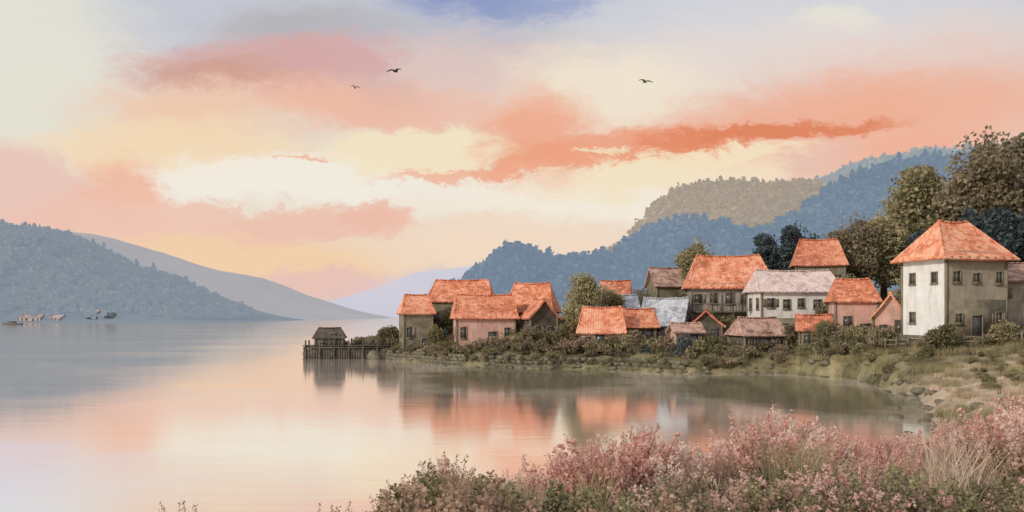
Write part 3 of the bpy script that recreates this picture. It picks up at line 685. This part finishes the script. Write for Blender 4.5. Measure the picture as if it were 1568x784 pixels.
while cnt < 1700:
    x = rs.uniform(12, 62); y = rs.uniform(36, 98)
    d = float(sdist(np.array([x]), np.array([y]))[0])
    if d < 0.2: continue
    dry = math.hypot((x-35)/15, (y-53)/17) < rs.uniform(.6, 1.1)
    s = rs.uniform(.5, 1.2)*(0.7 if dry else 1); mkobj('grass_tuft', G[2] if dry and rs.rand() < .6 else G[rs.choice(2)], E, (x, y, h1(x, y)), rs.uniform(0, 6), (s, s, s)); cnt += 1
E = empty('hedge_rows')
for r_ in range(9):
    for i in range(30):
        x = 29.5+r_*1.9+i*.36+rs.normal()*.25; y = 56+i*.85+r_*.3+rs.normal()*.25
        if rs.rand() < .15 or sdist(np.array([x]), np.array([y]))[0] < .6: continue
        s = rs.uniform(.25, .6); mkobj('hedge_plant', B[rs.choice([0, 1, 1])], E, (x, y, h1(x, y)), rs.uniform(0, 6), (s, s, s*.9))

# ------------------------------------------------------------------ foreground shrubs
PK = [plume(51, fol_green, fol_pink, 18, 80, .66, .05), plume(52, fol_olive, fol_pink, 18, 75, .64, .05), plume(53, fol_olive, fol_cream, 15, 65, .64, .05), plume(54, fol_fg, fol_rust, 12, 45, .5, .045, .55), plume(55, fol_olive, fol_pink, 10, 65, .55, .045, .5)]
GR = [plume(61, fol_fg, fol_olive, 18, 80, .25, .05), plume(62, fol_fg, fol_brown, 20, 80, .3, .05), plume(63, fol_fg, fol_rust, 13, 55, .4, .05), plume(64, fol_fg, fol_pink, 14, 60, .35, .045)]
TG = [grassmesh(71, fol_grass, 70, 1.0, .28, .25, -.006), grassmesh(72, fol_dry, 60, 1.0, .25, .3, -.007)]
rr_x = np.array([-.16, -.12, -.067, -.02, .047, .08, .12, .19, .23, .26, .30, .33, .37, .43, .48, .56, .65])
rr_t = np.array([.195, .185, .145, .165, .150, .136, .112, .142, .136, .110, .090, .114, .134, .132, .110, .088, .082])
E = empty('flowering_shrubs'); rs = np.random.RandomState(33)
for k in range(270):
    q = rs.uniform(-.13, .62); y = rs.uniform(19, 31) if q > .1 else rs.uniform(18, 23)
    x = q*y; g = h1(x, y)
    if g < .3: continue
    if q < .06 and rs.rand() < .55: continue
    zt = 6-np.interp(q, rr_x, rr_t)*y; hh = (zt-g)*rs.uniform(.58, 1.1)
    hh = min(max(hh, .7), 3.8)
    ch = rs.choice([0, 1, 2, 3, 4], p=[.24, .24, .24, .1, .18]) if q > .06 else rs.choice([3, 3, 2, 4])
    mkobj('flowering_shrub', PK[ch], E, (x, y, g-.1), rs.uniform(0, 6), (hh*1.0, hh*1.0, hh))
E = empty('tall_grass')
for k in range(110):
    q = rs.uniform(-.14, .62); y = rs.uniform(16, 27) if q > .1 else rs.uniform(15, 20); x = q*y; g = h1(x, y)
    if g < .3: continue
    zt = 6-(np.interp(q, rr_x, rr_t)+.012)*y; hh = min(max((zt-g)*rs.uniform(.5, 1.0), .5), 2.4)
    mkobj('grass_clump', TG[k % 2], E, (x, y, g), rs.uniform(0, 6), (hh, hh, hh))
E = empty('green_shrubs')
for k in range(230):
    q = rs.uniform(-.14, .66); y = rs.uniform(12.5, 18.5); x = q*y; g = h1(x, y)
    lim = np.interp(q, [-.15, -.06, .0, .1, .25, .3, .45, .5, .65], [.195, .155, .19, .188, .176, .166, .168, .182, .178])
    if q < .05 and rs.rand() < .45: continue
    hh = (6-lim*y-g)*rs.uniform(.6, 1.15)
    if hh < .3: continue
    mkobj('green_shrub', GR[rs.choice(4) if q > .1 else rs.choice([0, 2, 2])], E, (x, y, g-.1), rs.uniform(0, 6), (hh*1.1, hh*1.1, hh))
E = empty('waterside_sprigs')
for q, t, y in [(-.366, .203, 15), (-.355, .198, 15.5), (-.36, .207, 15), (-.2, .203, 15), (-.19, .200, 14.5), (-.21, .208, 15.2), (-.13, .19, 16), (-.12, .18, 17), (-.14, .195, 16.5)]:
    x = q*y; g = h1(x, y); hh = max(6-t*y-g, .4); mkobj('sprig', PK[3], E, (x, y, g), rs.uniform(0, 6), (hh*.8, hh*.8, hh))

# ------------------------------------------------------------------ birds
bird_m = mat_solid('bird_feathers', (0.07, 0.062, 0.048), (0.15, 0.14, 0.11), 8, 0.8, 0.1)
def bird(x, y, z, span, rot, flap):
    E = empty('flying_bird', (x, y, z), rot); s = span
    b = MB(); t = np.linspace(-1, 1, 11)
    rad = [.004, .02, .04, .06, .07, .072, .065, .05, .04, .034, .008]
    b.tube([(a*.26*s, 0, .012*s*math.sin(a*2)+.01*s*max(a, 0)) for a in t], [r*s for r in rad], 10)
    b.tube([(.235*s, 0, .012*s), (.29*s, 0, .002*s)], [.012*s, .002*s], 6)
    b.add([(-.2*s, -.01*s, 0), (-.36*s, -.07*s, 0), (-.36*s, .07*s, .002), (-.2*s, .01*s, 0)], [[0, 1, 2, 3]])
    b.obj('body', [bird_m], E, True)
    b = MB()
    for sg in (-1, 1):
        prof = [(0, .09, -.12, 0), (.16, .11, -.11, flap*.9), (.3, .09, -.09, flap*.8), (.42, .0, -.1, flap*.3), (.5, -.1, -.12, -.02)]
        V = []
        for yy, lead, trail, zz in prof:
            V += [(lead*s, sg*yy*s, (zz+.015)*s), ((lead+trail)/2*s, sg*yy*s, (zz+.025)*s), (trail*s, sg*yy*s, zz*s)]
        b.add(V, [[i*3+j, i*3+j+1, i*3+3+j+1, i*3+3+j] for i in range(4) for j in range(2)])
    o = b.obj('wings', [bird_m], E); md = o.modifiers.new('s', 'SOLIDIFY'); md.thickness = .02*s
bird(-7.67, 60, 21.9, 1.25, rd(60), .10)
bird(-10.3, 60, 20.8, .7, rd(120), .2)
bird(8.74, 60, 21.2, 1.1, rd(115), .10)

# ------------------------------------------------------------------ sky
w = bpy.data.worlds.new('World'); scene.world = w; w.use_nodes = True
try: w.cycles.sampling_method = 'NONE'
except Exception: pass
nt = w.node_tree; nt.nodes.clear(); L = nt.links.new
SUN_EL, SUN_AZ = math.radians(26), math.radians(232)
out = N(nt, 'ShaderNodeOutputWorld'); bg = N(nt, 'ShaderNodeBackground')
sky = N(nt, 'ShaderNodeTexSky'); sky.sky_type = 'NISHITA'; sky.sun_disc = False; sky.sun_elevation = SUN_EL; sky.sun_rotation = SUN_AZ
sk = N(nt, 'ShaderNodeVectorMath', operation='SCALE'); sk.inputs['Scale'].default_value = 0.10; L(sky.outputs[0], sk.inputs[0])
tc = N(nt, 'ShaderNodeTexCoord'); sp = N(nt, 'ShaderNodeSeparateXYZ'); L(tc.outputs['Generated'], sp.inputs[0])
ab = N(nt, 'ShaderNodeMath', operation='ABSOLUTE'); L(sp.outputs[1], ab.inputs[0])
mxm = N(nt, 'ShaderNodeMath', operation='MAXIMUM'); mxm.inputs[1].default_value = 0.12; L(ab.outputs[0], mxm.inputs[0])
dx = N(nt, 'ShaderNodeMath', operation='DIVIDE'); L(sp.outputs[0], dx.inputs[0]); L(mxm.outputs[0], dx.inputs[1])
dz = N(nt, 'ShaderNodeMath', operation='DIVIDE'); L(sp.outputs[2], dz.inputs[0]); L(mxm.outputs[0], dz.inputs[1])
cb = N(nt, 'ShaderNodeCombineXYZ'); L(dx.outputs[0], cb.inputs[0]); L(dz.outputs[0], cb.inputs[1])
c100 = N(nt, 'ShaderNodeVectorMath', operation='SCALE'); c100.inputs['Scale'].default_value = 100; L(cb.outputs[0], c100.inputs[0])
def warp(vec, scale, ax, ay, detail, rough=.6):
    mp = N(nt, 'ShaderNodeMapping'); mp.inputs['Scale'].default_value = (scale, scale*1.9, 1); L(vec, mp.inputs[0])
    n = noise(nt, 1.0, detail, rough, mp.outputs[0])
    s = N(nt, 'ShaderNodeVectorMath', operation='SUBTRACT'); s.inputs[1].default_value = (.5, .5, .5); L(n.outputs['Color'], s.inputs[0])
    mu = N(nt, 'ShaderNodeVectorMath', operation='MULTIPLY'); mu.inputs[1].default_value = (ax, ay, 0); L(s.outputs[0], mu.inputs[0])
    a = N(nt, 'ShaderNodeVectorMath', operation='ADD'); L(mu.outputs[0], a.inputs[0]); L(vec, a.inputs[1]); return a.outputs[0]
v1 = warp(c100.outputs[0], 0.12, 8, 2.6, 1)
v2 = warp(v1, 0.35, 9, 4.6, 6, .76)
spt = N(nt, 'ShaderNodeSeparateXYZ'); L(v2, spt.inputs[0])
mr = N(nt, 'ShaderNodeMapRange'); mr.inputs['From Min'].default_value = 0; mr.inputs['From Max'].default_value = 100; L(spt.outputs[1], mr.inputs['Value'])
base = ramp(nt, [(0, lin((224, 204, 204))), (.03, lin((231, 207, 199))), (.06, lin((240, 213, 186))), (.10, lin((241, 219, 198))), (.135, lin((243, 235, 220))),
                 (.17, lin((243, 229, 203))), (.22, lin((236, 211, 194))), (.27, lin((227, 211, 205))), (.31, lin((212, 212, 217))), (.37, lin((198, 204, 217))), (.6, lin((200, 204, 216))), (1, lin((205, 206, 214)))])
L(mr.outputs[0], base.inputs[0])
m0 = N(nt, 'ShaderNodeMix', data_type='RGBA'); m0.inputs[0].default_value = 0.1; L(base.outputs[0], m0.inputs[6]); L(sk.outputs[0], m0.inputs[7])
cur = m0.outputs[2]
CL = [(-54, 27, 13, 13, 0, .5, .95, (227, 225, 212)),
 (-27, 32.5, 16, 4, 0, .6, .8, (198, 200, 211)), (-22, 31, 10, 3, 0, .7, .75, (176, 173, 175)),
 (-3, 35.2, 8.5, 3.6, 0, .55, .88, (132, 149, 195)), (3, 34.5, 5, 2.6, 0, .6, .8, (142, 158, 198)), (-8, 29.5, 14, 3, 0, .7, .75, (186, 187, 199)),
 (35, 33, 22, 5, 0, .6, .85, (214, 214, 219)), (36, 32, 3.5, 1.6, 0, .6, .9, (229, 228, 214)), (51, 30, 9, 3, 0, .7, .6, (227, 207, 199)),
 (28, 28, 22, 3.6, 3, .7, .8, (231, 217, 210)), (-6, 26, 13, 4, 0, .6, .8, (224, 197, 189)),
 (-29, 27, 12, 2.8, 2, .35, .85, (213, 170, 166)), (-20, 28, 7, 2.6, 0, .35, .85, (213, 170, 168)), (-32, 26.3, 7, 1.4, 0, .7, .7, (204, 156, 135)),
 (-35, 22.5, 11, 2.6, 0, .7, .75, (241, 198, 168)), (-18, 23, 9, 2.4, -8, .6, .75, (239, 180, 154)), (-14, 24.5, 5, 2, -15, .5, .55, (214, 175, 167)),
 (-8, 22, 9, 2.4, 0, .6, .7, (237, 189, 168)),
 (-38, 18, 13, 3, 0, .4, .85, (243, 216, 180)), (-25, 15, 17, 2.6, 0, .35, .9, (242, 236, 223)), (-10, 17.7, 10, 2.4, 0, .25, .95, (242, 227, 196)),
 (14, 12.5, 24, 2.6, 0, .5, .9, (243, 234, 219)), (21, 16, 20, 3, 3, .4, .9, (243, 226, 195)), (11, 24, 11, 4.6, 0, .6, .9, (240, 229, 208)),
 (46, 22, 19, 5.5, 4, .8, .9, (237, 183, 160)), (34, 21.5, 18, 3.2, 6, .7, .8, (238, 175, 148)), (3, 19.5, 5.5, 4.6, 0, .6, .88, (238, 168, 138)),
 (14, 18.7, 14, 1.6, 5, .4, .88, (236, 160, 127)), (6, 16.8, 10, 1.0, 10, .4, .85, (237, 162, 129)), (-4, 15.3, 9, .6, 2, .4, .75, (239, 171, 140)),
 (29, 20.0, 12, .8, 3, .45, .9, (222, 130, 92)), (19, 18.9, 7, .6, 5, .4, .75, (226, 138, 102)), (22, 17.4, 11, .8, 4, .4, .85, (243, 227, 194)), (10, 18.0, 4, .4, 6, .4, .8, (243, 226, 192)),
 (34, 16.5, 4, 2, 20, .5, .8, (230, 189, 176)), (-23, 17, 3, .3, -3, .5, .8, (239, 176, 145)), (44, 18, 8, 1.6, 10, .6, .8, (239, 175, 149)),
 (-55, 12.5, 8, 6, 0, .2, .85, (232, 193, 182)), (-43, 13.5, 5, 3.4, 0, .4, .8, (240, 178, 152)), (-47, 9, 9, 4, 0, .3, .88, (237, 195, 178)),
 (-35, 9.8, 8, 2.8, -8, .2, .88, (238, 196, 178)), (-22, 9.6, 9.5, 2.2, 4, .2, .88, (236, 192, 174)), (-14, 10.6, 4, 2.0, 0, .3, .85, (236, 187, 168)),
 (-30, 5.6, 19, 2.7, -3, .4, .95, (242, 207, 170)), (0, 7, 14, 3.2, 0, .5, .85, (241, 218, 196)),
 (-21, 3, 9, 1.8, 0, .4, .85, (230, 192, 184)), (-8, 3, 8, 1.6, 0, .5, .6, (218, 202, 209))]
for (a, e, ra, re, tilt, soft, op, col) in CL:
    mp = N(nt, 'ShaderNodeMapping', vector_type='TEXTURE'); mp.inputs['Location'].default_value = (a, e, 0)
    mp.inputs['Rotation'].default_value = (0, 0, math.radians(tilt)); mp.inputs['Scale'].default_value = (ra, re, 1)
    L(v2, mp.inputs[0]); ln = N(nt, 'ShaderNodeVectorMath', operation='LENGTH'); L(mp.outputs[0], ln.inputs[0])
    r = N(nt, 'ShaderNodeMapRange', interpolation_type='SMOOTHSTEP'); r.inputs['From Min'].default_value = 1+soft; r.inputs['From Max'].default_value = 1-soft
    r.inputs['To Min'].default_value = 0; r.inputs['To Max'].default_value = op; L(ln.outputs['Value'], r.inputs['Value'])
    mx = N(nt, 'ShaderNodeMix', data_type='RGBA'); L(r.outputs[0], mx.inputs[0]); L(cur, mx.inputs[6]); mx.inputs[7].default_value = (*lin(col), 1); cur = mx.outputs[2]
L(cur, bg.inputs['Color']); bg.inputs['Strength'].default_value = 1.0; L(bg.outputs[0], out.inputs[0])

sd = bpy.data.lights.new('sun', 'SUN'); sd.energy = 2.0; sd.angle = math.radians(3); sd.color = (1, .89, .76)
so = bpy.data.objects.new('sun', sd); coll.objects.link(so)
dirv = Vector((math.sin(SUN_AZ)*math.cos(SUN_EL), math.cos(SUN_AZ)*math.cos(SUN_EL), math.sin(SUN_EL)))
so.rotation_euler = (-dirv).to_track_quat('-Z', 'Y').to_euler(); so.location = dirv*100

cam = bpy.data.cameras.new('camera'); co = bpy.data.objects.new('camera', cam); coll.objects.link(co)
co.location = (0, 0, 6); co.rotation_euler = (math.radians(90), 0, 0); cam.lens = 32.14; cam.sensor_width = 36; cam.shift_y = 0.0561
cam.clip_start = 0.1; cam.clip_end = 12000; scene.camera = co
scene.view_settings.view_transform = 'Standard'; scene.view_settings.look = 'None'; scene.view_settings.exposure = 0
